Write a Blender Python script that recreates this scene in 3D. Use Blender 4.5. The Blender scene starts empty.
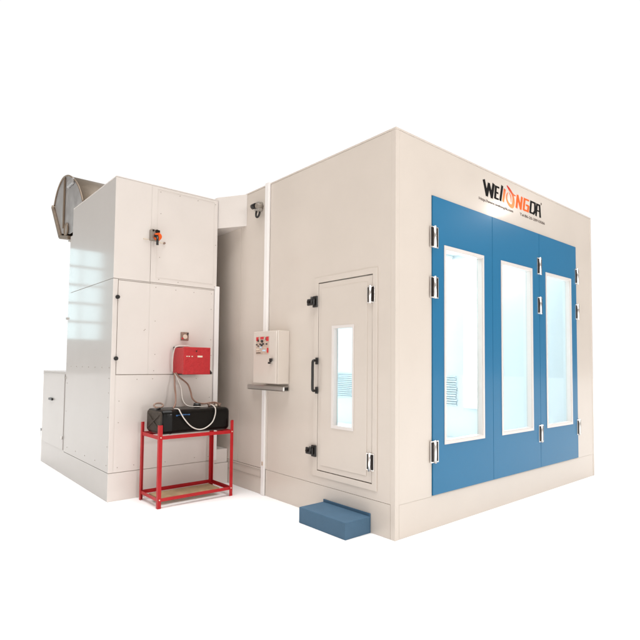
import bpy, bmesh, math, random
from mathutils import Vector, Matrix
random.seed(4)
S = bpy.context.scene
COL = S.collection
R = math.radians

# ------------------------------------------------------------------ materials
def mat(name, color, rough=0.5, metal=0.0, coat=0.0, bump=0.0, bscale=60.0, var=0.0, vscale=1.2, spec=0.5, coat_rough=0.08, rvar=0.0):
    m = bpy.data.materials.new(name); m.use_nodes = True
    nt = m.node_tree; b = nt.nodes['Principled BSDF']
    b.inputs['Base Color'].default_value = (*color, 1)
    b.inputs['Roughness'].default_value = rough
    b.inputs['Metallic'].default_value = metal
    b.inputs['Specular IOR Level'].default_value = spec
    b.inputs['Coat Weight'].default_value = coat
    b.inputs['Coat Roughness'].default_value = coat_rough
    tc = nt.nodes.new('ShaderNodeTexCoord')
    if var > 0 or rvar > 0:
        n = nt.nodes.new('ShaderNodeTexNoise'); n.inputs['Scale'].default_value = vscale
        n.inputs['Detail'].default_value = 6; n.inputs['Roughness'].default_value = 0.6
        nt.links.new(tc.outputs['Object'], n.inputs['Vector'])
        if var > 0:
            r = nt.nodes.new('ShaderNodeMapRange')
            r.inputs['From Min'].default_value = 0.3; r.inputs['From Max'].default_value = 0.7
            r.inputs['To Min'].default_value = 1 - var; r.inputs['To Max'].default_value = 1 + var
            nt.links.new(n.outputs['Fac'], r.inputs['Value'])
            mx = nt.nodes.new('ShaderNodeVectorMath'); mx.operation = 'SCALE'
            mx.inputs[0].default_value = color
            nt.links.new(r.outputs['Result'], mx.inputs['Scale'])
            nt.links.new(mx.outputs['Vector'], b.inputs['Base Color'])
        if rvar > 0:
            r2 = nt.nodes.new('ShaderNodeMapRange')
            r2.inputs['From Min'].default_value = 0.3; r2.inputs['From Max'].default_value = 0.7
            r2.inputs['To Min'].default_value = max(0.02, rough - rvar); r2.inputs['To Max'].default_value = rough + rvar
            nt.links.new(n.outputs['Fac'], r2.inputs['Value'])
            nt.links.new(r2.outputs['Result'], b.inputs['Roughness'])
    if bump > 0:
        n2 = nt.nodes.new('ShaderNodeTexNoise'); n2.inputs['Scale'].default_value = bscale
        n2.inputs['Detail'].default_value = 3
        nt.links.new(tc.outputs['Object'], n2.inputs['Vector'])
        bp = nt.nodes.new('ShaderNodeBump'); bp.inputs['Strength'].default_value = bump
        bp.inputs['Distance'].default_value = 0.01
        nt.links.new(n2.outputs['Fac'], bp.inputs['Height'])
        nt.links.new(bp.outputs['Normal'], b.inputs['Normal'])
    return m

CREAM = (0.635, 0.566, 0.502)
M = {}
M['cream'] = mat('cream_painted_steel', CREAM, 0.34, coat=0.35, bump=0.10, bscale=2.2, var=0.025, vscale=1.5, rvar=0.05, coat_rough=0.12)
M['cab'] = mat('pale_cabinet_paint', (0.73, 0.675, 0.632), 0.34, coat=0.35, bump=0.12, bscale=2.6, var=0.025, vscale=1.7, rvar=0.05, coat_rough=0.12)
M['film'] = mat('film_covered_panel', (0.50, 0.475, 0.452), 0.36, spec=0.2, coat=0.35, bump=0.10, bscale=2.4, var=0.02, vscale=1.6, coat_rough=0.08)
M['trimwhite'] = mat('white_trim_paint', (0.72, 0.67, 0.64), 0.3, coat=0.3, var=0.02)
M['edgewhite'] = mat('bright_white_trim', (0.86, 0.83, 0.81), 0.28, coat=0.4, var=0.02)
M['seam'] = mat('seam_shadow_gap', (0.50, 0.44, 0.39), 0.8)
M['blue'] = mat('blue_door_paint', (0.021, 0.160, 0.315), 0.30, spec=0.2, coat=0.16, bump=0.05, bscale=1.5, var=0.015, vscale=2.0, rvar=0.0, coat_rough=0.10)
M['stepblue'] = mat('blue_step_paint', (0.062, 0.130, 0.205), 0.65, spec=0.3, bump=0.25, bscale=160, var=0.06, vscale=6)
M['inner'] = mat('booth_interior_white', (0.83, 0.85, 0.86), 0.5, var=0.01)
M['chrome'] = mat('polished_chrome', (0.92, 0.90, 0.88), 0.32, metal=1.0)
M['dark'] = mat('black_plastic', (0.012, 0.011, 0.010), 0.35, var=0.1, vscale=20)
M['bronze'] = mat('dark_brown_metal', (0.015, 0.010, 0.008), 0.4, spec=0.2)
M['alu'] = mat('brushed_aluminium', (0.55, 0.53, 0.50), 0.3, metal=0.9, var=0.05, vscale=8)
M['galv'] = mat('galvanised_sheet', (0.40, 0.39, 0.385), 0.42, metal=0.55, bump=0.15, bscale=18, var=0.13, vscale=7, rvar=0.1)
M['galvbrown'] = mat('duct_sheet_dark_reflection', (0.13, 0.098, 0.066), 0.42, metal=0.45, bump=0.15, bscale=14, var=0.12, vscale=6)  # brownish galvanised tint, darkened to hold the dark surroundings it mirrors
M['flange'] = mat('tan_flange_steel', (0.20, 0.145, 0.10), 0.45, metal=0.4, var=0.15, vscale=12)
M['red'] = mat('red_stand_paint', (0.45, 0.012, 0.016), 0.4, spec=0.25, coat=0.08, var=0.1, vscale=9)
M['burnred'] = mat('red_hammered_paint', (0.47, 0.020, 0.024), 0.42, spec=0.35, coat=0.05, bump=0.5, bscale=90, var=0.10, vscale=30)
M['tank'] = mat('black_tank_paint', (0.0035, 0.003, 0.0025), 0.30, spec=0.18, coat=0.06, bump=0.15, bscale=30, var=0.15, vscale=6)
M['tankend'] = mat('brownish_black_tank_end', (0.040, 0.030, 0.022), 0.5, spec=0.3, coat=0.0, bump=0.2, bscale=40, var=0.25, vscale=9)  # lighter, browner and more uneven than the tank body
M['wood'] = mat('plywood_board', (0.42, 0.29, 0.16), 0.7, var=0.2, vscale=9)
M['hose'] = mat('brown_fuel_hose', (0.24, 0.13, 0.09), 0.45, var=0.1, vscale=20)
M['clear'] = mat('pale_plastic_tube', (0.62, 0.57, 0.52), 0.3)
M['orange'] = mat('orange_plastic', (0.82, 0.13, 0.02), 0.5, spec=0.2)
M['grey'] = mat('grey_switch_box', (0.27, 0.23, 0.19), 0.5, var=0.1, vscale=30)
M['brown'] = mat('brown_terminal', (0.26, 0.17, 0.13), 0.5, var=0.3, vscale=50)
M['label'] = mat('pale_label', (0.72, 0.62, 0.5), 0.5)
M['panelbeige'] = mat('control_plate', (0.55, 0.42, 0.34), 0.4, var=0.2, vscale=40)
M['lred'] = mat('red_label', (0.6, 0.02, 0.03), 0.4)
M['markblue'] = mat('blue_tank_mark', (0.03, 0.12, 0.30), 0.4)
M['lcyan'] = mat('pale_display', (0.55, 0.72, 0.85), 0.3)
M['ink'] = mat('black_vinyl', (0.008, 0.007, 0.007), 0.6, spec=0.12)
M['inkgrey'] = mat('grey_vinyl_text', (0.13, 0.10, 0.085), 0.6, spec=0.15)
M['rivet'] = mat('rivet_steel', (0.30, 0.24, 0.20), 0.45, metal=0.4)
M['ground'] = mat('white_seamless_floor', (0.93, 0.93, 0.93), 0.9, spec=0.1)
M['grille'] = mat('pale_blue_grille', (0.70, 0.79, 0.83), 0.5)

def glassmat():
    m = bpy.data.materials.new('clear_window_glass'); m.use_nodes = True
    nt = m.node_tree; nt.nodes.clear()
    o = nt.nodes.new('ShaderNodeOutputMaterial'); mx = nt.nodes.new('ShaderNodeMixShader')
    t = nt.nodes.new('ShaderNodeBsdfTransparent'); t.inputs['Color'].default_value = (0.95, 0.99, 0.995, 1)
    g = nt.nodes.new('ShaderNodeBsdfGlossy'); g.inputs['Roughness'].default_value = 0.03
    f = nt.nodes.new('ShaderNodeFresnel'); f.inputs['IOR'].default_value = 1.35
    ge = nt.nodes.new('ShaderNodeNewGeometry'); mu = nt.nodes.new('ShaderNodeMath'); mu.operation = 'MULTIPLY'; iv = nt.nodes.new('ShaderNodeMath'); iv.operation = 'SUBTRACT'; iv.inputs[0].default_value = 1.0
    nt.links.new(ge.outputs['Backfacing'], iv.inputs[1]); nt.links.new(f.outputs[0], mu.inputs[0]); nt.links.new(iv.outputs[0], mu.inputs[1]); nt.links.new(mu.outputs[0], mx.inputs[0]); nt.links.new(t.outputs[0], mx.inputs[1]); nt.links.new(g.outputs[0], mx.inputs[2])
    nt.links.new(mx.outputs[0], o.inputs[0]); return m
M['glass'] = glassmat()
def emis(name, c, s):
    m = bpy.data.materials.new(name); m.use_nodes = True
    b = m.node_tree.nodes['Principled BSDF']
    b.inputs['Base Color'].default_value = (0.8, 0.8, 0.8, 1)
    b.inputs['Emission Color'].default_value = (*c, 1); b.inputs['Emission Strength'].default_value = s
    return m
M['tube'] = emis('lit_diffuser', (0.88, 0.98, 1.0), 11.5)
def flame():
    m = mat('flame_vinyl', (0.8, 0.2, 0.03), 0.6, spec=0.15); nt = m.node_tree; b = nt.nodes['Principled BSDF']
    tc = nt.nodes.new('ShaderNodeTexCoord'); sp = nt.nodes.new('ShaderNodeSeparateXYZ')
    nt.links.new(tc.outputs['Object'], sp.inputs[0])
    mr = nt.nodes.new('ShaderNodeMapRange'); mr.inputs['From Min'].default_value = 3.13; mr.inputs['From Max'].default_value = 3.32
    nt.links.new(sp.outputs['Z'], mr.inputs['Value'])
    cr = nt.nodes.new('ShaderNodeValToRGB'); e = cr.color_ramp.elements
    e[0].color = (0.84, 0.36, 0.14, 1); e[1].color = (0.55, 0.02, 0.02, 1)
    k = cr.color_ramp.elements.new(0.6); k.color = (0.80, 0.20, 0.07, 1)
    nt.links.new(mr.outputs['Result'], cr.inputs[0]); nt.links.new(cr.outputs[0], b.inputs['Base Color']); return m
M['flame'] = flame()

# ------------------------------------------------------------------ mesh helpers
class MB:
    def __init__(s): s.bm = bmesh.new(); s.mats = []
    def mi(s, m):
        m = M[m]
        if m not in s.mats: s.mats.append(m)
        return s.mats.index(m)
    def _merge(s, t, m, smooth=False):
        i = s.mi(m); n0 = len(s.bm.faces)
        me = bpy.data.meshes.new('t'); t.to_mesh(me); t.free(); s.bm.from_mesh(me); bpy.data.meshes.remove(me)
        s.bm.faces.ensure_lookup_table()
        for f in s.bm.faces[n0:]: f.material_index = i; f.smooth = smooth
    def box(s, a, b, m, bev=0.0, seg=2):
        a, b = [min(x, y) for x, y in zip(a, b)], [max(x, y) for x, y in zip(a, b)]
        t = bmesh.new(); bmesh.ops.create_cube(t, size=1)
        for v in t.verts:
            for k in range(3): v.co[k] = a[k] if v.co[k] < 0 else b[k]
        if bev > 0:
            bev = min(bev, 0.45 * min(b[k] - a[k] for k in range(3)))
            bmesh.ops.bevel(t, geom=t.edges[:], offset=bev, segments=seg, profile=0.5, affect='EDGES')
        s._merge(t, m, False); return s
    def slab(s, P, ur, vr, wr, holes, m, bev=0.0):
        """rectangle with rectangular holes; P maps (u,v,w) to xyz"""
        us = sorted({ur[0], ur[1], *[h[0] for h in holes], *[h[1] for h in holes]})
        vs = sorted({vr[0], vr[1], *[h[2] for h in holes], *[h[3] for h in holes]})
        def solid(i, j):
            if i < 0 or j < 0 or i >= len(us) - 1 or j >= len(vs) - 1: return False
            cu, cv = (us[i] + us[i + 1]) / 2, (vs[j] + vs[j + 1]) / 2
            return not any(h[0] < cu < h[1] and h[2] < cv < h[3] for h in holes)
        t = bmesh.new(); V = {}
        def v(i, j, k):
            if (i, j, k) not in V: V[(i, j, k)] = t.verts.new(P(us[i], vs[j], wr[k]))
            return V[(i, j, k)]
        for i in range(len(us) - 1):
            for j in range(len(vs) - 1):
                if not solid(i, j): continue
                t.faces.new([v(i, j, 0), v(i + 1, j, 0), v(i + 1, j + 1, 0), v(i, j + 1, 0)])
                t.faces.new([v(i, j + 1, 1), v(i + 1, j + 1, 1), v(i + 1, j, 1), v(i, j, 1)])
                if not solid(i - 1, j): t.faces.new([v(i, j, 0), v(i, j + 1, 0), v(i, j + 1, 1), v(i, j, 1)])
                if not solid(i + 1, j): t.faces.new([v(i + 1, j, 1), v(i + 1, j + 1, 1), v(i + 1, j + 1, 0), v(i + 1, j, 0)])
                if not solid(i, j - 1): t.faces.new([v(i, j, 1), v(i + 1, j, 1), v(i + 1, j, 0), v(i, j, 0)])
                if not solid(i, j + 1): t.faces.new([v(i, j + 1, 0), v(i + 1, j + 1, 0), v(i + 1, j + 1, 1), v(i, j + 1, 1)])
        bmesh.ops.recalc_face_normals(t, faces=t.faces[:])
        if bev > 0:
            ed = [e for e in t.edges if len(e.link_faces) == 2 and e.calc_face_angle(0) > 0.5]
            bmesh.ops.bevel(t, geom=ed, offset=bev, segments=2, profile=0.5, affect='EDGES')
        s._merge(t, m); return s
    def prism(s, pts, P, w0, w1, m, smooth=False, bev=0.0):
        t = bmesh.new()
        A = [t.verts.new(P(u, v, w0)) for u, v in pts]; B = [t.verts.new(P(u, v, w1)) for u, v in pts]
        n = len(pts); t.faces.new(A); t.faces.new(B[::-1])
        for i in range(n): t.faces.new([A[i], A[(i + 1) % n], B[(i + 1) % n], B[i]])
        bmesh.ops.recalc_face_normals(t, faces=t.faces[:])
        if bev: bmesh.ops.bevel(t, geom=t.edges[:], offset=bev, segments=2, profile=0.5, affect='EDGES')
        s._merge(t, m, smooth); return s
    def cyl(s, a, b, r, m, seg=20, r2=None, bev=0.0):
        a, b = Vector(a), Vector(b); d = b - a
        t = bmesh.new(); bmesh.ops.create_cone(t, cap_ends=True, segments=seg, radius1=r, radius2=r if r2 is None else r2, depth=d.length)
        q = Vector((0, 0, 1)).rotation_difference(d.normalized())
        bmesh.ops.transform(t, matrix=Matrix.Translation((a + b) / 2) @ q.to_matrix().to_4x4(), verts=t.verts[:])
        i = s.mi(m); n0 = len(s.bm.faces)
        s._merge(t, m, False)
        for f in s.bm.faces[n0:]:
            if len(f.verts) == 4: f.smooth = True
        return s
    def tube(s, pts, r, m, seg=10, closed=False, sub=6):
        P = [Vector(p) for p in pts]; n = len(P); Q = []
        def g(i): return P[i % n] if closed else P[max(0, min(n - 1, i))]
        for i in range(n if closed else n - 1):
            p0, p1, p2, p3 = g(i - 1), g(i), g(i + 1), g(i + 2)
            for k in range(sub):
                x = k / sub
                Q.append(0.5 * ((2 * p1) + (-p0 + p2) * x + (2 * p0 - 5 * p1 + 4 * p2 - p3) * x * x + (-p0 + 3 * p1 - 3 * p2 + p3) * x ** 3))
        if not closed: Q.append(P[-1])
        t = bmesh.new(); rings = []; N = len(Q); up = Vector((0.13, 0.31, 0.94)).normalized()
        for i in range(N):
            d = (Q[(i + 1) % N] - Q[(i - 1) % N]) if closed else (Q[min(N - 1, i + 1)] - Q[max(0, i - 1)])
            d.normalize(); a = d.cross(up)
            if a.length < 0.05: a = d.cross(Vector((1, 0, 0)))
            a.normalize(); b = d.cross(a); up = -b if b.dot(up) < 0 else b
            a = d.cross(up).normalized()
            rings.append([t.verts.new(Q[i] + r * (math.cos(6.2832 * k / seg) * a + math.sin(6.2832 * k / seg) * up)) for k in range(seg)])
        for i in range(N if closed else N - 1):
            A, B = rings[i], rings[(i + 1) % N]
            for k in range(seg): t.faces.new([A[k], A[(k + 1) % seg], B[(k + 1) % seg], B[k]])
        if not closed: t.faces.new(rings[0]); t.faces.new(rings[-1][::-1])
        bmesh.ops.recalc_face_normals(t, faces=t.faces[:])
        s._merge(t, m, True); return s
    def build(s, name, parent=None):
        me = bpy.data.meshes.new(name); s.bm.to_mesh(me); s.bm.free()
        for m in s.mats: me.materials.append(m)
        o = bpy.data.objects.new(name, me); COL.objects.link(o)
        if parent: attach(o, parent)
        return o
ORIG = {}
def attach(o, p):
    o.parent = p
    base = Vector(ORIG.get(p.name, (0, 0, 0)))
    o.location = -base; ORIG[o.name] = (0, 0, 0) if True else base
def thing(name, label, cat, loc, group=None):
    e = bpy.data.objects.new(name, None); COL.objects.link(e); e.location = loc; e.empty_display_size = 0.1
    e['label'] = label; e['category'] = cat; ORIG[e.name] = tuple(loc)
    if group: e['group'] = group
    return e
def tag(o, label, cat, group=None):
    o['label'] = label; o['category'] = cat
    if group: o['group'] = group
    return o
PX = lambda u, v, w: (w, u, v)      # u=y, v=z, w=x   (faces that look along x)
PY = lambda u, v, w: (u, w, v)      # u=x, v=z, w=y   (faces that look along y)
PZ = lambda u, v, w: (u, v, w)

# ------------------------------------------------------------------ setting
g = MB(); g.box((-60, -60, -0.2), (60, 60, 0.0), 'ground'); g = g.build('ground'); g['kind'] = 'structure'

# ------------------------------------------------------------------ the booth
W, L, H = 3.95, 6.9, 3.4
booth = thing('spray_booth', 'large cream spray paint booth with blue folding doors and black and orange lettering', 'spray booth', (0, 0, 0))
B0 = 0.282
# front wall with the opening for the folding doors
OP = (0.482, 3.448, 0.283, 2.935)
MB().slab(PY, (0.0495, W - 0.0375), (B0 - 0.003, H - 0.012), (0.0, 0.07), [OP], 'cream', 0.0006).build('front_wall', booth)
# side wall with the personnel door opening, made of tall panels
MB().slab(PX, (0.0495, 1.80), (B0 - 0.0015, H - 0.012), (0.0, 0.07), [(0.245, 0.972, 0.405, 2.205)], 'cream', 0.002).build('side_wall', booth)
sw = MB()
y = 1.804
for yy in (2.39, 3.5, 4.6, 5.7, 6.85):
    sw.slab(PX, (y, yy - 0.004), (B0, H - 0.012), (0.0, 0.07), [], 'cream', 0.002); y = yy
sw.build('side_wall', booth)
MB().slab(PX, (0.05, L), (0, H), (W - 0.06, W - 0.001), [], 'cream').build('right_wall', booth)
MB().slab(PY, (0.03, W - 0.07), (0, H - .02), (L - 0.05, L), [], 'cream').build('rear_wall', booth)
# corner posts (rounded folded steel)
cp = MB(); cp.box((0.0, 0.0, 0.0), (0.0494, 0.0494, H - 0.0105), 'cream', 0.0015, 2); cp.build('corner_post', booth)
cp = MB(); cp.box((W - 0.036, -0.004, 0.0), (W + 0.0015, 0.05, H - 0.0105), 'cream', 0.01, 3); cp.build('corner_post', booth)
# skirting base
MB().box((0.052, 0.001, 0.0), (W - 0.04, 0.09, B0 - 0.004), 'cream', 0.002).build('base_skirting', booth)
MB().box((0.001, 0.052, 0.0), (0.09, 1.826, B0 - 0.004), 'cream', 0.002).box((0.001, 1.90, 0.0), (0.09, 6.85, B0 - 0.004), 'cream', 0.002).build('base_skirting', booth)
# roof
MB().box((-0.002, -0.002, H - 0.010), (W + .002, L, H + 0.006), 'cream', 0.002).build('roof', booth)
# interior lining, floor, ceiling
MB().slab(PX, (0.10, 6.80), (0.1, 3.3), (0.075, 0.09), [(0.245, 0.972, 0.405, 2.205)], 'inner').build('inner_lining', booth)
MB().slab(PX, (0.10, 6.80), (0.1, 3.3), (W - 0.09, W - 0.075), [], 'inner').build('inner_lining', booth)
MB().slab(PY, (0.095, W - 0.095), (0.1, 3.3), (6.78, 6.80), [], 'inner').build('inner_lining', booth)
MB().box((0.1, 0.1, 0.2), (W - 0.1, 6.75, 0.26), 'inner').build('booth_floor', booth)
MB().box((0.1, 0.1, 3.2), (W - 0.1, 6.75, 3.22), 'inner').build('ceiling_filter', booth)
# lamp boxes inside
for x0, x1 in ((0.12, 0.42), (W - 0.42, W - 0.12)):
    for k in range(4):
        y0 = 0.5 + 1.58 * k
        b_ = MB().box((x0, y0, 3.15), (x1, y0 + 1.3, 3.199), 'inner', 0.01).build('light_box', booth)
        MB().box((x0 + 0.03, y0 + 0.03, 3.135), (x1 - 0.03, y0 + 1.27, 3.147), 'tube').build('diffuser', b_)
for y0 in (1.35, 2.75, 5.35):
    b_ = MB().box((W - 0.2, y0, 0.75), (W - 0.1, y0 + 0.5, 2.75), 'inner', 0.01).build('light_box', booth)
    MB().box((W - 0.215, y0 + 0.04, 0.79), (W - 0.203, y0 + 0.46, 2.71), 'tube').build('diffuser', b_)
for y0, y1 in ((2.02, 2.42), (4.35, 4.95)):
    gr = MB()
    for k in range(13):
        z = 0.77 + k * 0.038
        gr.box((W - 0.125, y0 + random.uniform(0, .03), z), (W - 0.10, y1 - random.uniform(0, .12), z + 0.02), 'grille')
    gr.build('wall_grille', booth)

# vertical trim on the side wall
MB().box((-0.032, 1.795, 1.70), (0.0, 1.868, H + 0.012), 'edgewhite', 0.010, 3).build('vertical_trim', booth)
c = MB(); c.box((-0.020, 1.828, 0.0), (0.002, 1.888, 1.14), 'edgewhite', 0.006, 3)
c.box((-0.026, 1.845, 0.32), (-0.018, 1.865, 0.36), 'panelbeige'); c.build('vertical_trim', booth)
# faint recessed rectangle on the skirting, left part
MB().box((-0.004, 1.92, 0.255), (0.0, 2.9, 0.262), 'seam').box((-0.004, 1.92, 0.175), (0.0, 2.9, 0.182), 'seam').box((-0.004, 1.915, 0.175), (0.0, 1.92, 0.262), 'seam').build('skirting_seam', booth)

# --- folding doors
def hinge(parent, P, u, v, h, w=0.105, out=-0.0, sgn=-1):
    """u,v centre of a hinge on the plane; stands proud of w0"""
    t = 0.008
    hb = MB()
    hb.slab(P, (u - w / 2, u + w / 2), (v - h / 2, v + h / 2), (out, out + sgn * t), [], 'chrome', 0.002)
    o = hb.build('hinge', parent)
    q = MB()
    q.slab(P, (u - w * 0.43, u - w * 0.17), (v - h * 0.44, v + h * 0.44), (out + sgn * (t + .0005), out + sgn * (t + 0.005)), [], 'bronze')
    q.slab(P, (u + w * 0.17, u + w * 0.36), (v - h * 0.44, v + h * 0.44), (out + sgn * (t + .0005), out + sgn * (t + 0.005)), [], 'bronze')
    q.build('hinge_plate', o)
    q = MB(); q.cyl(P(u, v - h / 2 - 0.004, out + sgn * 0.012), P(u, v + h / 2 + 0.004, out + sgn * 0.012), 0.013, 'chrome'); q.build('barrel', o)
LEAF = [(0.486, 1.468, (0.652, 1.302)), (1.473, 2.462, (1.631, 2.288)), (2.467, 3.444, (2.613, 3.280))]
ZW = (0.716, 2.503)
leaves = []
for (x0, x1, (a, b)) in LEAF:
    leaf = MB().slab(PY, (x0, x1), (0.288, 2.931), (-0.012, 0.05), [(a, b, *ZW)], 'blue', 0.002).build('door_leaf', booth)
    leaves.append(leaf)
    fr = MB()
    fr.slab(PY, (a - 0.004, b + 0.004), (ZW[0] - 0.004, ZW[1] + 0.004), (-0.020, -0.0125), [(a + 0.024, b - 0.024, ZW[0] + 0.026, ZW[1] - 0.026)], 'trimwhite', 0.002)
    fr.slab(PY, (a + 0.002, b - 0.002), (ZW[0] + 0.002, ZW[1] - 0.002), (-0.0124, 0.048), [(a + 0.030, b - 0.030, ZW[0] + 0.032, ZW[1] - 0.032)], 'trimwhite', 0.002)
    fr.build('window_frame', leaf)
    MB().slab(PY, (a + 0.028, b - 0.028), (ZW[0] + 0.03, ZW[1] - 0.03), (0.030, 0.034), [], 'glass').build('glass_pane', leaf)
for z in (2.555, 2.105, 0.665):
    hinge(leaves[0], PY, 0.502, z, 0.19, 0.112, -0.0125)
    hinge(leaves[1], PY, 2.462, z, 0.19, 0.105, -0.0125)
    hinge(leaves[2], PY, 3.455, z, 0.19, 0.105, -0.0125)
# dark seal round the opening, back in the gap
MB().slab(PY, (0.470, 3.46), (0.26, 2.95), (0.055, 0.068), [(0.50, 3.43, 0.30, 2.92)], 'seam').build('door_seal', booth)

# --- personnel door in the side wall
MB().slab(PX, (0.196, 1.026), (0.357, 2.252), (-0.010, -0.0005), [(0.250, 0.967, 0.410, 2.200)], 'cream', 0.003).build('door_frame', booth)
MB().slab(PX, (0.240, 0.978), (0.400, 2.210), (0.060, 0.069), [(0.27, 0.95, 0.43, 2.18)], 'seam').build('door_seal', booth)
WIN = (0.470, 0.757, 0.833, 1.772)
pd = MB(); pd.slab(PX, (0.255, 0.962), (0.418, 2.190), (-0.006, 0.045), [WIN], 'cream', 0.002)
pd.slab(PX, (0.312, 0.913), (0.468, 2.141), (-0.012, -0.0062), [WIN], 'cream', 0.0025)
pd = pd.build('personnel_door', booth)
fr = MB(); fr.slab(PX, (WIN[0] - 0.003, WIN[1] + 0.003), (WIN[2] - 0.003, WIN[3] + 0.003), (-0.019, -0.0125), [(WIN[0] + 0.018, WIN[1] - 0.018, WIN[2] + 0.02, WIN[3] - 0.02)], 'trimwhite', 0.002)
fr.slab(PX, (WIN[0] + 0.002, WIN[1] - 0.002), (WIN[2] + 0.002, WIN[3] - 0.002), (-0.0124, 0.043), [(WIN[0] + 0.022, WIN[1] - 0.022, WIN[2] + 0.024, WIN[3] - 0.024)], 'trimwhite', 0.002)
fr.build('window_frame', pd)
MB().slab(PX, (WIN[0] + 0.02, WIN[1] - 0.02), (WIN[2] + 0.022, WIN[3] - 0.022), (0.026, 0.030), [], 'glass').build('glass_pane', pd)
for z in (2.02, 0.595): hinge(pd, PX, 0.262, z, 0.145, 0.088, -0.0125)
for z in (2.02, 0.59):
    l = MB(); l.box((-0.030, 0.965, z - 0.055), (-0.0125, 1.03, z + 0.055), 'dark', 0.006)
    l.box((-0.052, 0.985, z - 0.035), (-0.0305, 1.09, z + 0.03), 'dark', 0.008)
    l.cyl((-0.058, 1.005, z - 0.02), (-0.058, 1.005, z + 0.045), 0.012, 'dark')
    l.cyl((-0.068, 1.055, z), (-0.050, 1.055, z), 0.014, 'bronze')
    l.build('latch', pd)
h = MB(); h.tube([(-0.014, 0.968, 1.445), (-0.062, 0.968, 1.45), (-0.070, 0.968, 1.40), (-0.070, 0.968, 1.30), (-0.070, 0.968, 1.20), (-0.062, 0.968, 1.165), (-0.014, 0.968, 1.17)], 0.013, 'dark')
h.box((-0.022, 0.950, 1.415), (-0.0125, 0.990, 1.480), 'dark', 0.004).box((-0.022, 0.950, 1.135), (-0.0125, 0.990, 1.200), 'dark', 0.004)
h.build('handle', pd)

# --- control cabinet on the side wall, aluminium wireway below it
cc = thing('control_cabinet', 'shallow cream electrical control cabinet with red and black switch plate on the booth side wall', 'control cabinet', (0, 1.63, 1.21))
MB().box((-0.150, 1.423, 1.212), (-0.0015, 1.845, 1.757), 'cream', 0.005).build('housing', cc)
MB().box((-0.166, 1.427, 1.216), (-0.152, 1.841, 1.753), 'cream', 0.004).build('door', cc)
pl = MB().box((-0.170, 1.553, 1.515), (-0.1662, 1.787, 1.700), 'panelbeige', 0.001).build('switch_plate', cc)
q = MB()
for (ya, yb, za, zb, m) in ((1.74, 1.782, 1.655, 1.695, 'lred'), (1.645, 1.705, 1.672, 1.696, 'lred'), (1.557, 1.60, 1.65, 1.695, 'lred'), (1.735, 1.755, 1.645, 1.67, 'dark'),
                            (1.60, 1.612, 1.66, 1.69, 'dark'), (1.72, 1.78, 1.56, 1.575, 'label'), (1.68, 1.715, 1.578, 1.596, 'lcyan'), (1.61, 1.665, 1.545, 1.562, 'lcyan'),
                            (1.558, 1.585, 1.53, 1.58, 'lred'), (1.70, 1.78, 1.525, 1.532, 'bronze')):
    MB().box((-0.1725, ya, za), (-0.1702, yb, zb), m).build('plate_label', pl)
for yy, zz, rr in ((1.668, 1.65, .014), (1.70, 1.62, .008), (1.645, 1.622, .008), (1.672, 1.608, .010), (1.765, 1.615, .006), (1.735, 1.60, .006), (1.585, 1.62, .007)):
    MB().cyl((-0.170, yy, zz), (-0.184, yy, zz), rr, 'dark').build('switch_button', pl)
MB().cyl((-0.166, 1.512, 1.445), (-0.182, 1.512, 1.445), 0.011, 'bronze').box((-0.192, 1.470, 1.440), (-0.180, 1.515, 1.472), 'dark', 0.003).box((-0.186, 1.505, 1.415), (-0.178, 1.545, 1.435), 'dark', 0.003).build('key_lock', cc)
ww = MB(); ww.slab(PX, (1.420, 2.10), (1.132, 1.188), (-0.075, -0.001), [], 'alu', 0.012)
ww.box((-0.062, 1.4185, 1.142), (-0.014, 1.4198, 1.178), 'dark'); ww = ww.build('cable_wireway')
tag(ww, 'short silver aluminium wireway fixed to the booth wall under the control cabinet', 'wireway')
# sensor with hook, high on the side wall
hk = thing('wall_hook', 'small steel bracket with black hook high on booth wall beside the duct', 'hook', (0, 2.0, 3.1))
MB().box((-0.06, 1.945, 3.125), (-0.001, 2.035, 3.225), 'alu', 0.006).cyl((-0.065, 2.06, 3.185), (-0.065, 2.0, 3.185), 0.03, 'dark').cyl((-0.08, 1.96, 3.175), (-0.001, 1.96, 3.175), 0.028, 'grey').build('bracket', hk)
MB().tube([(-0.05, 2.00, 3.13), (-0.055, 2.002, 3.085), (-0.06, 1.985, 3.055), (-0.06, 1.955, 3.05), (-0.055, 1.935, 3.075), (-0.05, 1.935, 3.105)], 0.011, 'dark').build('hook', hk)

# --- lettering on the front wall
def stroke(mb, pts, w, m, y0=-0.0012, closed=False, wv=None):
    for i in range(len(pts) - 1):
        a, b = Vector(pts[i]), Vector(pts[i + 1]); d = (b - a); ln = d.length; d.normalize(); n = Vector((-d.y, d.x))
        # wide stems, thin bars
        wa = w * 0.86 * (0.5 + 0.5 * abs(d.y)) / 2; e = d * wa * 0.45
        yy = y0 - 0.00012 * i
        q = [a - e + n * wa, b + e + n * wa, b + e - n * wa, a - e - n * wa]
        mb.prism([(p.x, p.y) for p in q], PY, yy, 0.0005, m)
emb = thing('wall_lettering', 'bold black and orange company lettering with flame on cream wall above blue doors', 'lettering', (1.95, 0, 3.2))
Wp = [(1.340, 3.279), (1.392, 3.140), (1.432, 3.262), (1.484, 3.140), (1.520, 3.279)]
q = MB(); stroke(q, Wp, 0.052, 'ink'); q.build('letter', emb)
q = MB(); stroke(q, [(1.628, 3.270), (1.565, 3.270), (1.548, 3.145), (1.615, 3.145)], 0.044, 'ink'); stroke(q, [(1.557, 3.208), (1.608, 3.208)], 0.040, 'ink', -0.002); q.build('letter', emb)
q = MB(); stroke(q, [(1.690, 3.300), (1.652, 3.145)], 0.046, 'ink'); q.build('letter', emb)
q = MB(); stroke(q, [(1.740, 3.276), (1.708, 3.146)], 0.046, 'flame'); q.build('letter', emb)
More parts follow.
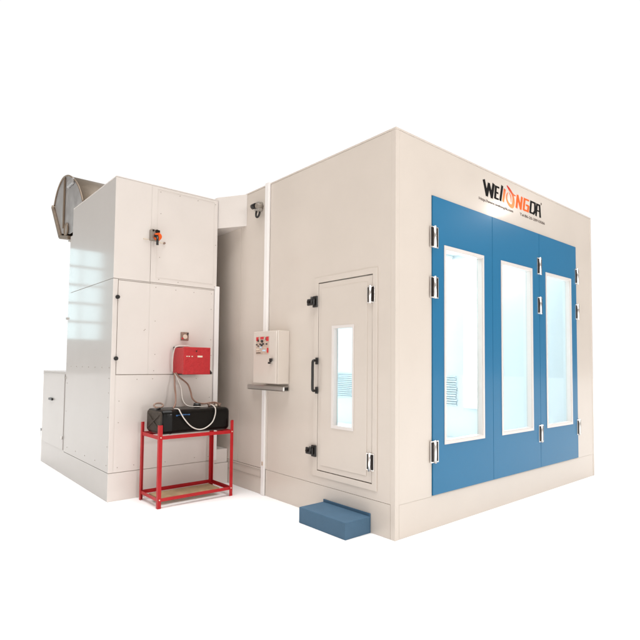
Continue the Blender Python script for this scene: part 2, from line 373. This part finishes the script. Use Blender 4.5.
def curve_strip(mb, pts, ws, m, y):
    Q = []; n = len(pts)
    for i in range(n - 1):
        p0, p1, p2, p3 = [Vector(pts[max(0, min(n - 1, i + k))]) for k in (-1, 0, 1, 2)]
        for k in range(6):
            x = k / 6
            Q.append((0.5 * ((2 * p1) + (-p0 + p2) * x + (2 * p0 - 5 * p1 + 4 * p2 - p3) * x * x + (-p0 + 3 * p1 - 3 * p2 + p3) * x ** 3), ws[i] + (ws[i + 1] - ws[i]) * x))
    Q.append((Vector(pts[-1]), ws[-1]))
    for i in range(len(Q) - 1):
        (a, wa), (b, wb) = Q[i], Q[i + 1]
        d = (Q[min(len(Q) - 1, i + 1)][0] - Q[max(0, i - 1)][0]).normalized(); e = (Q[min(len(Q) - 1, i + 2)][0] - a).normalized()
        n1 = Vector((-d.y, d.x)) * wa / 2; n2 = Vector((-e.y, e.x)) * wb / 2
        mb.prism([tuple(a + n1), tuple(b + n2), tuple(b - n2), tuple(a - n1)], PY, y, 0.0005, m)
q = MB()
curve_strip(q, [(1.785, 3.332), (1.835, 3.303), (1.885, 3.274), (1.915, 3.236), (1.922, 3.185), (1.905, 3.140), (1.862, 3.128), (1.815, 3.146), (1.783, 3.180), (1.782, 3.222), (1.805, 3.262)], [.012, .034, .03, .034, .05, .05, .036, .034, .028, .022, .006], 'flame', -0.0012)
curve_strip(q, [(1.880, 3.280), (1.925, 3.262), (1.972, 3.262)], [.022, .02, .006], 'flame', -0.0016)
curve_strip(q, [(1.832, 3.268), (1.866, 3.229), (1.872, 3.171)], [.004, .02, .006], 'flame', -0.0014)
q.build('flame_emblem', emb)
q = MB(); stroke(q, [(1.985, 3.140), (2.012, 3.272), (2.075, 3.143), (2.105, 3.272)], 0.048, 'orange'); q.build('letter', emb)
q = MB(); stroke(q, [(2.262, 3.272), (2.165, 3.272), (2.140, 3.146), (2.235, 3.146), (2.252, 3.208), (2.195, 3.208)], 0.048, 'orange'); q.build('letter', emb)
q = MB(); stroke(q, [(2.312, 3.274), (2.290, 3.146), (2.366, 3.146), (2.402, 3.180), (2.402, 3.274), (2.312, 3.274)], 0.046, 'ink'); q.build('letter', emb)
q = MB(); stroke(q, [(2.425, 3.140), (2.452, 3.272), (2.512, 3.272), (2.525, 3.140)], 0.046, 'ink'); stroke(q, [(2.445, 3.200), (2.515, 3.200)], 0.034, 'ink', -0.002); q.build('letter', emb)
def text(s, x, z, size, width, m, name, parent):
    cu = bpy.data.curves.new(name, 'FONT'); cu.body = s; cu.size = size; cu.extrude = 0.0004; cu.offset = 0.0006
    t = bpy.data.objects.new('tmp', cu); COL.objects.link(t)
    dg = bpy.context.evaluated_depsgraph_get(); me = bpy.data.meshes.new_from_object(t.evaluated_get(dg))
    bpy.data.objects.remove(t)
    xs = [v.co.x for v in me.vertices]; k = width / (max(xs) - min(xs)); x0 = min(xs)
    for v in me.vertices: v.co = Vector((x + (v.co.x - x0) * k, -0.0012 + (-v.co.z), z + v.co.y))
    me.materials.clear(); me.materials.append(M[m]); o = bpy.data.objects.new(name, me); COL.objects.link(o); attach(o, parent); return o
text('Http://www.weilongda.com', 1.246, 3.066, 0.040, 0.665, 'inkgrey', 'small_text', emb)
text('Tel:86-20-28910586', 2.056, 3.068, 0.042, 0.58, 'inkgrey', 'small_text', emb)
text('\u00ae', 2.540, 3.285, 0.035, 0.026, 'inkgrey', 'small_text', emb)

# ------------------------------------------------------------------ blue step
st = thing('door_step', 'low blue steel step on the ground below the personnel door', 'step', (-0.15, 0.565, 0))
MB().box((-0.297, 0.266, 0.0), (-0.012, 0.866, 0.139), 'stepblue', 0.004).build('box_body', st)
MB().box((-0.011, 0.266, 0.0), (-0.002, 0.866, 0.163), 'stepblue', 0.002).build('back_lip', st)

# ------------------------------------------------------------------ air handling cabinet
XL, XR, YF, YB, HC = -1.394, -0.200, 2.60, 4.15, 3.362
cab = thing('heating_cabinet', 'tall cream air handling cabinet with riveted panels left of the booth', 'cabinet', ((XL + XR) / 2, 3.4, 0))
MB().box((XL + 0.014, YF + 0.014, 0.02), (XR - 0.006, YB - 0.01, HC - 0.012), 'seam').build('core', cab)
MB().box((XL, YF, HC - 0.011), (XR, YB, HC), 'cab', 0.002).build('top_sheet', cab)
def rivets(mb, P, pts, w, r=0.0042, m='rivet'):
    for u, v in pts: mb.cyl(P(u, v, w + 0.001), P(u, v, w - 0.003), r, m, 8)
def fpanel(x0, x1, z0, z1, y0=YF, riv=(), m='cab', hole=(), name='front_panel'):
    b = MB(); b.slab(PY, (x0, x1), (z0, z1), (y0, y0 + 0.013), list(hole), m, 0.0025); rivets(b, PY, riv, y0); return b.build(name, cab)
def edge(x0, x1, z0, z1, nx, nz, ins=0.03):
    P = []
    for i in range(nx):
        x = x0 + ins + (x1 - x0 - 2 * ins) * i / (nx - 1); P += [(x, z0 + ins), (x, z1 - ins)]
    for i in range(1, nz - 1):
        z = z0 + ins + (z1 - z0 - 2 * ins) * i / (nz - 1); P += [(x0 + ins, z), (x1 - ins, z)]
    return [(a + random.uniform(-.006, .006), b + random.uniform(-.006, .006)) for a, b in P if random.random() < .8]
fpanel(XL, -1.010, 2.288, HC - 0.013)
ur = fpanel(-1.006, XR, 2.290, HC - 0.013, riv=edge(-0.94, XR, 2.29, 3.33, 4, 5))
# pressed inset outline on the upper right panel
MB().slab(PY, (-0.945, -0.245), (2.345, 3.325), (YF - 0.0035, YF - 0.0002), [(-0.941, -0.249, 2.349, 3.321)], 'cab').build('pressed_edge', ur)
fpanel(XL, -1.347, 0.289, 2.282)
sd = fpanel(-1.341, -1.008, 1.292, 2.270, riv=[(-1.05, 1.77), (-1.06, 1.76)])
fpanel(-1.341, -1.008, 2.276, 2.283)
for z in (2.092, 1.456): MB().cyl((-1.350, YF - 0.001, z), (-1.350, YF - 0.02, z), 0.021, 'dark', 16).cyl((-1.350, YF - 0.02, z), (-1.350, YF - 0.028, z), 0.010, 'dark', 12).build('door_knob', cab)
fpanel(-1.002, -0.232, 1.292, 2.270, riv=edge(-0.96, -0.24, 1.31, 2.25, 4, 6, .02))
fpanel(-1.002, -0.232, 2.2745, 2.2855, y0=YF + .006)
fpanel(-1.341, -0.232, 0.289, 1.284, riv=edge(-1.33, -0.24, 0.31, 1.27, 7, 5, .03))
MB().box((-0.226, YF - 0.022, 0.289), (-0.170, YF + 0.02, 2.322), 'edgewhite', 0.004).build('edge_trim', cab)
MB().box((XL, YF + 0.001, 0.0), (XR + 0.02, YF + 0.014, 0.284), 'cab', 0.002).build('plinth', cab)
# shallow joint covers where the seams barely show
MB().box((-1.0098, YF + 0.0015, 2.80), (-1.0062, YF + 0.01, 3.349), 'cab').build('joint_cover', cab)
MB().box((-1.0078, YF + 0.0015, 1.293), (-1.0022, YF + 0.01, 2.269), 'cab').build('joint_cover', cab)
MB().box((-1.3468, YF + 0.0012, 0.289), (-1.3412, YF + 0.01, 1.284), 'cab').build('joint_cover', cab)
# left side sheets under glossy film
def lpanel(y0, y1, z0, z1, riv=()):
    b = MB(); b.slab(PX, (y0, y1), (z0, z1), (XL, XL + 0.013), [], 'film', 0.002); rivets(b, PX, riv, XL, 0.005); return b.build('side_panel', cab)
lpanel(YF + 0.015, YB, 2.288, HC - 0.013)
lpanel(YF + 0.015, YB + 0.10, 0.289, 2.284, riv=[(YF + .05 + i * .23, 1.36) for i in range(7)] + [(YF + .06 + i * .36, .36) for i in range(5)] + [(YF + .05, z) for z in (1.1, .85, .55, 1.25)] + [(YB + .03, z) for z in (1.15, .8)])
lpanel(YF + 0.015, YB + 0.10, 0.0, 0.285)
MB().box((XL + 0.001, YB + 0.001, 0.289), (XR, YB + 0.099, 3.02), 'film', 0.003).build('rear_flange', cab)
for z in (2.95, 1.95, 1.2): MB().box((XL - 0.02, YB + 0.09, z), (XL + 0.03, YB + 0.125, z + 0.03), 'alu', 0.004).build('edge_clip', cab)
MB().slab(PX, (YF + 0.002, YB), (0.01, HC - 0.02), (XR - 0.005, XR), [], 'cab').build('right_side', cab)
# connection to the booth: angled duct high up, low plenum at the bottom
MB().prism([(-0.199, 2.62), (-0.001, 2.272), (-0.001, 3.6), (-0.199, 3.6)], PZ, 3.022, 3.398, 'cab', bev=0.003).build('connecting_duct', cab)
MB().box((-0.199, 2.60, 0.0), (-0.002, 3.2, 0.24), 'cab', 0.003).box((-0.196, 2.62, 0.243), (-0.004, 3.2, 0.40), 'cab', 0.003).build('lower_plenum', cab)

# low box behind the cabinet
lb = thing('filter_box', 'low grey-white metal box standing behind the tall cabinet at far left', 'metal box', (-0.9, 4.85, 0))
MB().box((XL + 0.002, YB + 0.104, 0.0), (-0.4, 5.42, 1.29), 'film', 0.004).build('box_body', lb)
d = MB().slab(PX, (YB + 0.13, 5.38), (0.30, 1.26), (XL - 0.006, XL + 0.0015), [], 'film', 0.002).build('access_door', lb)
MB().box((XL - 0.03, 4.80, 0.895), (XL - 0.0065, 4.97, 0.925), 'dark', 0.006).build('handle', d)
MB().cyl((XL - 0.007, 4.30, 0.455), (XL - 0.02, 4.30, 0.455), 0.02, 'alu', 14).build('knob', d)
MB().box((XL - 0.014, 5.385, 0.43), (XL - 0.0065, 5.415, 0.47), 'dark', 0.002).box((XL - .010, 5.405, 0.28), (XL - .0065, 5.415, 0.43), 'grey', .001).build('hinge', d)

# galvanised elbow behind the cabinet top
el = thing('duct_elbow', 'galvanised curved exhaust duct elbow behind the top of the tall cabinet', 'duct', (-1.0, 4.5, 3.37))
def arc(c, r, a0, a1, n): return [(c[0] + r[0] * math.cos(R(a0 + (a1 - a0) * i / n)), c[1] + r[1] * math.sin(R(a0 + (a1 - a0) * i / n))) for i in range(n + 1)]
prof = [(4.155, 3.07), (4.155, 3.3635)] 
curve = [(3.765, 3.3635), (3.79, 3.40), (3.86, 3.49), (3.95, 3.585), (4.05, 3.665), (4.15, 3.73), (4.28, 3.80), (4.42, 3.86), (4.56, 3.895), (4.69, 3.905), (4.82, 3.88), (4.95, 3.82), (5.05, 3.74), (5.14, 3.62)]
low = [(4.72, 3.15), (4.33, 3.07)]
X0, X1 = -1.385, -0.55
body = MB(); body.prism(prof[:2] + curve + low, PX, X0, X0 + 0.004, 'galv')
ring = curve
t = bmesh.new()
A = [t.verts.new((X0 + 0.0045, a, b_)) for a, b_ in ring]; Bq = [t.verts.new((X1, a, b_)) for a, b_ in ring]
A2 = [t.verts.new((X0 + 0.0045, a, b_ - 0.01)) for a, b_ in ring]; B2 = [t.verts.new((X1, a, b_ - 0.01)) for a, b_ in ring]
for i in range(len(ring) - 1):
    t.faces.new([A[i], A[i + 1], Bq[i + 1], Bq[i]]); t.faces.new([A2[i], B2[i], B2[i + 1], A2[i + 1]])
for i, j in ((A, A2), (Bq, B2)):
    for k in range(len(ring) - 1): t.faces.new([i[k], j[k], j[k + 1], i[k + 1]])
bmesh.ops.recalc_face_normals(t, faces=t.faces[:])
sh = MB(); sh._merge(t, 'galvbrown', True)
sheet = sh.build('curved_sheet', el); body.build('side_plate', el)
b = MB(); b.prism(prof[:2] + curve + low, PX, X1 + 0.001, X1 + 0.005, 'galv'); b.build('side_plate', el)
b = MB(); b.tube([(X0 - 0.006, a, b_ + 0.004) for a, b_ in curve], 0.011, 'flange', 8, sub=3); b.build('rolled_seam', el)
def bar(mb, a, b, w, m):
    mb.prism([(a[0], a[1]), (b[0], b[1]), (b[0] + w[0], b[1] + w[1]), (a[0] + w[0], a[1] + w[1])], PX, X0 - 0.03, X1 + 0.03, m)
b = MB(); bar(b, (5.17, 3.64), (4.72, 3.125), (0.035, -0.03), 'flange'); b.build('flange', el)
b = MB(); bar(b, (4.715, 3.12), (4.30, 3.04), (0.008, -0.045), 'flange'); b.build('flange', el)
b = MB(); b.box((X0 - 0.02, 4.585, 3.20), (X0 - 0.001, 4.63, 3.885), 'flange', 0.003); b.build('stiffener', el)
b = MB(); b.cyl((X0 - 0.012, 4.46, 3.15), (X0 - 0.001, 4.46, 3.15), 0.085, 'grey', 24); b.tube([(X0 - .012, 4.46 + .085 * math.cos(a), 3.15 + .085 * math.sin(a)) for a in [R(20 * k) for k in range(18)]], 0.01, 'flange', 6, closed=True, sub=1); b.build('damper_disc', el)
b = MB(); b.box((X0 - .035, 4.16, 3.69), (X0 - .001, 4.42, 3.765), 'galv', 0.012); b.build('actuator', el)

# ------------------------------------------------------------------ things on the cabinet front
sw_ = thing('isolator_switch', 'small grey isolator switch with orange knob on the upper cabinet front', 'switch', (-0.975, YF, 2.79))
MB().box((-1.030, YF - 0.060, 2.735), (-0.935, YF - 0.001, 2.855), 'grey', 0.006).build('switch_body', sw_)
MB().cyl((-0.972, YF - 0.061, 2.835), (-0.972, YF - 0.075, 2.835), 0.018, 'bronze', 14).cyl((-1.01, YF - 0.061, 2.838), (-1.01, YF - 0.07, 2.838), 0.010, 'bronze', 12).box((-0.955, YF - 0.067, 2.822), (-0.938, YF - 0.0605, 2.85), 'bronze').build('terminal_screw', sw_)
MB().cyl((-0.965, YF - 0.061, 2.775), (-0.965, YF - 0.10, 2.775), 0.043, 'orange', 28, r2=0.036).box((-0.972, YF - 0.118, 2.740), (-0.958, YF - 0.1005, 2.812), 'orange', 0.003).build('orange_knob', sw_)
MB().cyl((-0.985, YF - 0.115, 2.765), (-0.985, YF - 0.115, 2.675), 0.013, 'dark', 14).box((-1.02, YF - 0.11, 2.755), (-0.975, YF - 0.1005, 2.785), 'dark', .003).build('lever', sw_)
MB().box((-1.095, YF - 0.012, 2.741), (-1.034, YF - 0.001, 2.750), 'label').build('mounting_strip', sw_)
MB().box((-0.93, YF - 0.012, 2.727), (-0.865, YF - 0.001, 2.737), 'label').cyl((-0.862, YF - .02, 2.732), (-0.862, YF - .001, 2.732), .012, 'brown', 12).build('mounting_strip', sw_)
jp = thing('junction_plate', 'small brown junction plate on cabinet front above the red burner', 'junction plate', (-0.597, YF, 1.715))
MB().box((-0.643, YF - 0.022, 1.668), (-0.552, YF - 0.001, 1.762), 'brown', 0.004).build('plate', jp)
MB().cyl((-0.60, YF - 0.023, 1.71), (-0.60, YF - 0.035, 1.71), 0.026, 'label', 16).cyl((-0.63, YF - .023, 1.69), (-0.63, YF - .03, 1.69), .01, 'lred', 10).cyl((-0.565, YF - .023, 1.745), (-0.565, YF - .03, 1.745), .009, 'dark', 10).build('gland', jp)

bu = thing('burner', 'red metal burner box mounted on the cabinet front above the black tank', 'burner', (-0.56, 2.5, 1.3))
MB().box((-0.735, 2.30, 1.298), (-0.437, YF - 0.022, 1.582), 'burnred', 0.010, 3).build('housing', bu)
MB().box((-0.744, 2.296, 1.293), (-0.428, 2.330, 1.587), 'burnred', 0.006, 3).build('front_cover', bu)
MB().box((-0.725, YF - 0.020, 1.285), (-0.45, YF - 0.001, 1.595), 'dark', 0.003).build('mounting_gasket', bu)
MB().box((-0.585, 2.2945, 1.478), (-0.525, 2.2955, 1.497), 'label', 0.0003).build('name_label', bu)
for x in (-0.715, -0.690, -0.655): MB().box((x, 2.2945, 1.482), (x + 0.016, 2.2955, 1.492), 'label').build('small_label', bu)
MB().cyl((-0.60, 2.2955, 1.545), (-0.60, 2.288, 1.545), 0.008, 'dark', 12).build('reset_button', bu)
MB().tube([(-0.43, 2.40, 1.345), (-0.405, 2.39, 1.34), (-0.385, 2.37, 1.315), (-0.38, 2.36, 1.30)], 0.014, 'dark').build('cable_gland', bu)
b = MB(); b.tube([(-0.755, 2.54, 1.315), (-0.765, 2.52, 1.45), (-0.755, 2.50, 1.57), (-0.72, 2.48, 1.598), (-0.62, 2.46, 1.600), (-0.58, 2.47, 1.588)], 0.007, 'clear'); b.build('cable', bu)

# ------------------------------------------------------------------ red stand
sd_ = thing('red_stand', 'red angle steel stand with plywood lower shelf in front of the cabinet', 'stand', (-0.69, 2.28, 0))
SX0, SX1, SY0, SY1 = -1.105, -0.272, 2.045, 2.505
def angle_post(x, y, dx, dy, top):
    b = MB(); b.prism([(x, y), (x + dx * 0.036, y), (x + dx * 0.036, y + dy * 0.004), (x + dx * 0.004, y + dy * 0.004), (x + dx * 0.004, y + dy * 0.036), (x, y + dy * 0.036)], PZ, 0.0, top, 'red')
    for z in (0.685, 0.085): b.cyl((x + dx * .018, y, z), (x + dx * .018, y - dy * .006, z), .006, 'label', 8)
    b.build('leg', sd_)
angle_post(SX0, SY0, 1, 1, 0.805); angle_post(SX1, SY0, -1, 1, 0.805); angle_post(SX0, SY1, 1, -1, 0.80); angle_post(SX1, SY1, -1, -1, 0.80)
for z0, z1 in ((0.664, 0.700), (0.066, 0.098)):
    MB().box((SX0 + 0.006, SY0 + 0.005, z0), (SX1 - 0.006, SY0 + 0.009, z1), 'red').box((SX0 + 0.006, SY0 + 0.010, z0), (SX1 - 0.006, SY0 + 0.035, z0 + 0.004), 'red').build('rail', sd_)
    MB().box((SX0 + 0.006, SY1 - 0.009, z0), (SX1 - 0.006, SY1 - 0.005, z1), 'red').box((SX0 + 0.006, SY1 - 0.035, z0), (SX1 - 0.006, SY1 - 0.010, z0 + 0.004), 'red').build('rail', sd_)
    for x, s in ((SX0, 1), (SX1, -1)):
        MB().box((x + s * 0.005, SY0 + 0.037, z0), (x + s * 0.009, SY1 - 0.037, z1), 'red').box((x + s * 0.010, SY0 + 0.037, z0), (x + s * 0.033, SY1 - 0.037, z0 + 0.004), 'red').build('rail', sd_)
MB().box((SX0 + 0.05, SY0 + 0.10, 0.072), (SX1 - 0.10, SY1 - 0.13, 0.084), 'wood', 0.001).build('lower_shelf', sd_)

# ------------------------------------------------------------------ tank
TX0, TX1, TY0, TY1, TZ0, TZ1 = -1.066, -0.290, 2.085, 2.475, 0.7015, 0.944
tk = thing('fuel_tank', 'long black rounded fuel tank resting on the red stand', 'fuel tank', (-0.68, 2.28, TZ0))
t = bmesh.new()
def rr(y0, y1, z0, z1, r, n=6):
    P = []
    for cy, cz, a0 in ((y1 - r, z1 - r, 0), (y0 + r, z1 - r, 90), (y0 + r, z0 + r, 180), (y1 - r, z0 + r, 270)):
        for k in range(n + 1): P.append((cy + r * math.cos(R(a0 + 90 * k / n)), cz + r * math.sin(R(a0 + 90 * k / n))))
    return P
def loft(stations, m, smooth=True):
    t = bmesh.new(); rings = [[t.verts.new((x, a, b)) for a, b in rr(TY0 + i, TY1 - i, TZ0 + i, TZ1 - i, max(0.01, 0.048 - i))] for x, i in stations]
    n = len(rings[0])
    for A, B in zip(rings, rings[1:]):
        for k in range(n): t.faces.new([A[k], A[(k + 1) % n], B[(k + 1) % n], B[k]])
    t.faces.new(rings[0]); t.faces.new(rings[-1][::-1])
    bmesh.ops.recalc_face_normals(t, faces=t.faces[:]); q = MB(); q._merge(t, m, smooth); return q
q = loft([(TX0 + .012, 0.014), (TX0 + 0.02, 0.004), (TX0 + 0.035, 0.0), (TX0 + 0.10, 0.0), (TX0 + 0.106, -0.003), (TX0 + 0.114, -0.003), (TX0 + 0.12, 0.0), (TX1 - 0.05, 0.0), (TX1 - 0.03, 0.004), (TX1 - 0.012, 0.014), (TX1, 0.034)], 'tank'); q.build('tank_body', tk)
q = loft([(TX0, 0.030), (TX0 + .004, .022), (TX0 + 0.0115, 0.016)], 'tankend', False)
cy, cz = (TY0 + TY1) / 2, (TZ0 + TZ1) / 2
for s in (1, -1):
    q.tube([(TX0 - .001, TY0 + 0.06, cz - s * 0.07), (TX0 - 0.004, cy, cz), (TX0 - .001, TY1 - 0.06, cz + s * 0.07)], 0.008, 'tankend', 8)
q.build('end_cap', tk)
q = MB(); q.cyl((-1.03, 2.25, TZ1 - 0.002), (-1.03, 2.25, TZ1 + 0.02), 0.022, 'dark')
q.tube([(-1.03 + 0.048 * math.cos(R(a)), 2.25 + .01 * math.sin(R(a)), TZ1 + 0.040 + 0.022 * math.sin(R(a))) for a in range(0, 360, 30)], 0.009, 'brown', 10, closed=True, sub=3); q.build('filler_ring', tk)
MB().cyl((-0.602, 2.25, TZ1 - 0.002), (-0.602, 2.25, TZ1 + 0.012), 0.032, 'dark').cyl((-0.602, 2.25, TZ1 + 0.012), (-0.602, 2.25, TZ1 + 0.045), 0.042, 'dark', 24, r2=0.036).build('filler_cap', tk)
b = MB()
for x, m in ((-0.455, 'brown'), (-0.42, 'alu'), (-0.375, 'label'), (-0.335, 'brown')):
    b.cyl((x, 2.25, TZ1 - 0.002), (x, 2.25, TZ1 + 0.022), 0.014, m).cyl((x - .02, 2.25, TZ1 + 0.026), (x + .02, 2.25, TZ1 + 0.026), 0.009, 'brown')
b.build('hose_fitting', tk)
b = MB()
for k in range(7):
    x = -0.915 + k * 0.022; b.box((x, TY0 - 0.0012, 0.884 + random.uniform(-.006, .004)), (x + 0.017, TY0 - 0.0003, 0.895 + random.uniform(-.002, .006)), 'markblue')
b.build('blue_marks', tk)  # row of small blue marks on the tank front

# hoses
h1 = MB(); h1.tube([(-0.752, 2.50, 1.305), (-0.765, 2.46, 1.24), (-0.79, 2.40, 1.17), (-0.80, 2.35, 1.07), (-0.83, 2.29, 0.99), (-0.86, 2.26, 0.955), (-0.865, 2.25, 0.946)], 0.009, 'hose')
tag(h1.build('fuel_hose'), 'brown hose dropping from the burner to the left top of the black tank', 'hose', 'fuel hoses of the burner')
h2 = MB(); h2.tube([(-0.745, 2.48, 1.308), (-0.72, 2.44, 1.26), (-0.655, 2.38, 1.19), (-0.635, 2.34, 1.11), (-0.63, 2.31, 1.04), (-0.585, 2.29, 0.992), (-0.51, 2.27, 0.978), (-0.44, 2.26, 0.985), (-0.39, 2.255, 0.988), (-0.34, 2.25, 0.972)], 0.009, 'hose')
tag(h2.build('fuel_hose'), 'brown hose curving from burner past the black cap to right end of tank', 'hose', 'fuel hoses of the burner')
h3 = MB(); h3.tube([(-0.75, 2.49, 1.30), (-0.735, 2.44, 1.23), (-0.725, 2.38, 1.14), (-0.735, 2.32, 1.03), (-0.70, 2.28, 0.965), (-0.62, 2.20, 0.955), (-0.50, 2.2, 0.955)], 0.005, 'clear')
tag(h3.build('thin_tube'), 'thin pale tube hanging from burner between the two brown hoses', 'tube')
h4 = MB(); h4.tube([(-0.90, 2.17, 0.948), (-0.885, 2.10, 0.95), (-0.875, 2.070, 0.915), (-0.83, 2.066, 0.845), (-0.76, 2.066, 0.772), (-0.68, 2.066, 0.735), (-0.60, 2.066, 0.742), (-0.52, 2.066, 0.795), (-0.485, 2.068, 0.87), (-0.478, 2.075, 0.935), (-0.475, 2.13, 0.962), (-0.46, 2.22, 0.972)], 0.006, 'clear')
tag(h4.build('overflow_tube'), 'pale thin tube looping down the front of the black tank', 'tube')

# ------------------------------------------------------------------ lights
w = bpy.data.worlds.new('World'); S.world = w; w.use_nodes = True
nt = w.node_tree; bg = nt.nodes['Background']; bg.inputs[1].default_value = 1.0
# a white studio backdrop over one side of the room, the rest of the room dimmer and warmer
tc = nt.nodes.new('ShaderNodeTexCoord'); dp = nt.nodes.new('ShaderNodeVectorMath'); dp.operation = 'DOT_PRODUCT'
dp.inputs[1].default_value = (0.656, 0.755, 0.0); nt.links.new(tc.outputs['Generated'], dp.inputs[0])
mr = nt.nodes.new('ShaderNodeMapRange'); mr.interpolation_type = 'SMOOTHSTEP'; mr.inputs['From Min'].default_value = 0.54; mr.inputs['From Max'].default_value = 0.68
nt.links.new(dp.outputs['Value'], mr.inputs['Value'])
mx = nt.nodes.new('ShaderNodeMix'); mx.data_type = 'RGBA'; nt.links.new(mr.outputs['Result'], mx.inputs['Factor'])

mp = nt.nodes.new('ShaderNodeMapping'); mp.inputs['Scale'].default_value = (5.0, 5.0, 0.9); nt.links.new(tc.outputs['Generated'], mp.inputs['Vector'])
nz = nt.nodes.new('ShaderNodeTexNoise'); nz.inputs['Scale'].default_value = 1.0; nz.inputs['Detail'].default_value = 2; nt.links.new(mp.outputs['Vector'], nz.inputs['Vector'])
cr = nt.nodes.new('ShaderNodeValToRGB'); cr.color_ramp.elements[0].position = 0.42; cr.color_ramp.elements[1].position = 0.56
cr.color_ramp.elements[0].color = (0.20, 0.178, 0.16, 1); cr.color_ramp.elements[1].color = (0.56, 0.51, 0.46, 1)
nt.links.new(nz.outputs['Fac'], cr.inputs[0]); nt.links.new(cr.outputs[0], mx.inputs['A'])
mx.inputs['B'].default_value = (1.02, 1.02, 1.02, 1)
nt.links.new(mx.outputs['Result'], bg.inputs[0])
def area(name, loc, target, size, power, color=(1, 1, 1), sy=None):
    l = bpy.data.lights.new(name, 'AREA'); l.energy = power; l.color = color; l.size = size
    if sy: l.shape = 'RECTANGLE'; l.size_y = sy
    o = bpy.data.objects.new(name, l); COL.objects.link(o); o.location = loc
    o.rotation_euler = (Vector(target) - Vector(loc)).to_track_quat('-Z', 'Y').to_euler(); return o
sun = bpy.data.lights.new('overhead_fill', 'SUN'); sun.energy = 3.7; sun.angle = R(56); so = bpy.data.objects.new('overhead_fill', sun); COL.objects.link(so); so.rotation_euler = (R(6), R(-6), 0)  # soft fill from above, added to keep the floor white
area('key_lamp', (-1.5, -8.5, 2.8), (0.2, 2.0, 1.5), 0.9, 190, (1.0, 0.985, 0.97))
area('hall_lamp', (6.4, -2.76, 4.68), (1.6, 0, 3.0), 0.28, 11, (1.0, 0.95, 0.9))
for i in range(2):                       # tall hall window, pane by pane, mirrored in the glossy left side of the cabinet
    for k in range(5): area('window_light', (-5.02 + 0.72 * i, 15.5, 2.45 + 0.62 * k), (-5.02 + 0.72 * i, 5.0, 2.45 + 0.62 * k), 0.62, 5.0, (0.62, 0.92, 1.0), sy=0.54)

# ------------------------------------------------------------------ camera
f, cx, cy_ = 510.526, 320.0, 340.004
yaw, pit, rol = 0.85901, 0.04705, 0.00961
d = Vector((math.cos(yaw) * math.cos(pit), math.sin(yaw) * math.cos(pit), math.sin(pit)))
r = Vector((math.sin(yaw), -math.cos(yaw), 0)); u = r.cross(d)
r2 = r * math.cos(rol) + u * math.sin(rol); u2 = -r * math.sin(rol) + u * math.cos(rol)
cam = bpy.data.cameras.new('camera'); co = bpy.data.objects.new('camera', cam); COL.objects.link(co)
mw = Matrix(((r2.x, u2.x, -d.x, -3.19457), (r2.y, u2.y, -d.y, -2.75777), (r2.z, u2.z, -d.z, 1.41835), (0, 0, 0, 1)))
co.matrix_world = mw
cam.sensor_width = 36; cam.lens = f / 640 * 36; cam.shift_x = 0; cam.shift_y = (cy_ - 320) / 640
cam.clip_end = 500; cam.clip_start = 0.05
S.camera = co
S.view_settings.view_transform = 'Standard'; S.view_settings.look = 'None'; S.view_settings.exposure = 0; S.view_settings.gamma = 1
S.cycles.max_bounces = 10; S.cycles.transparent_max_bounces = 12
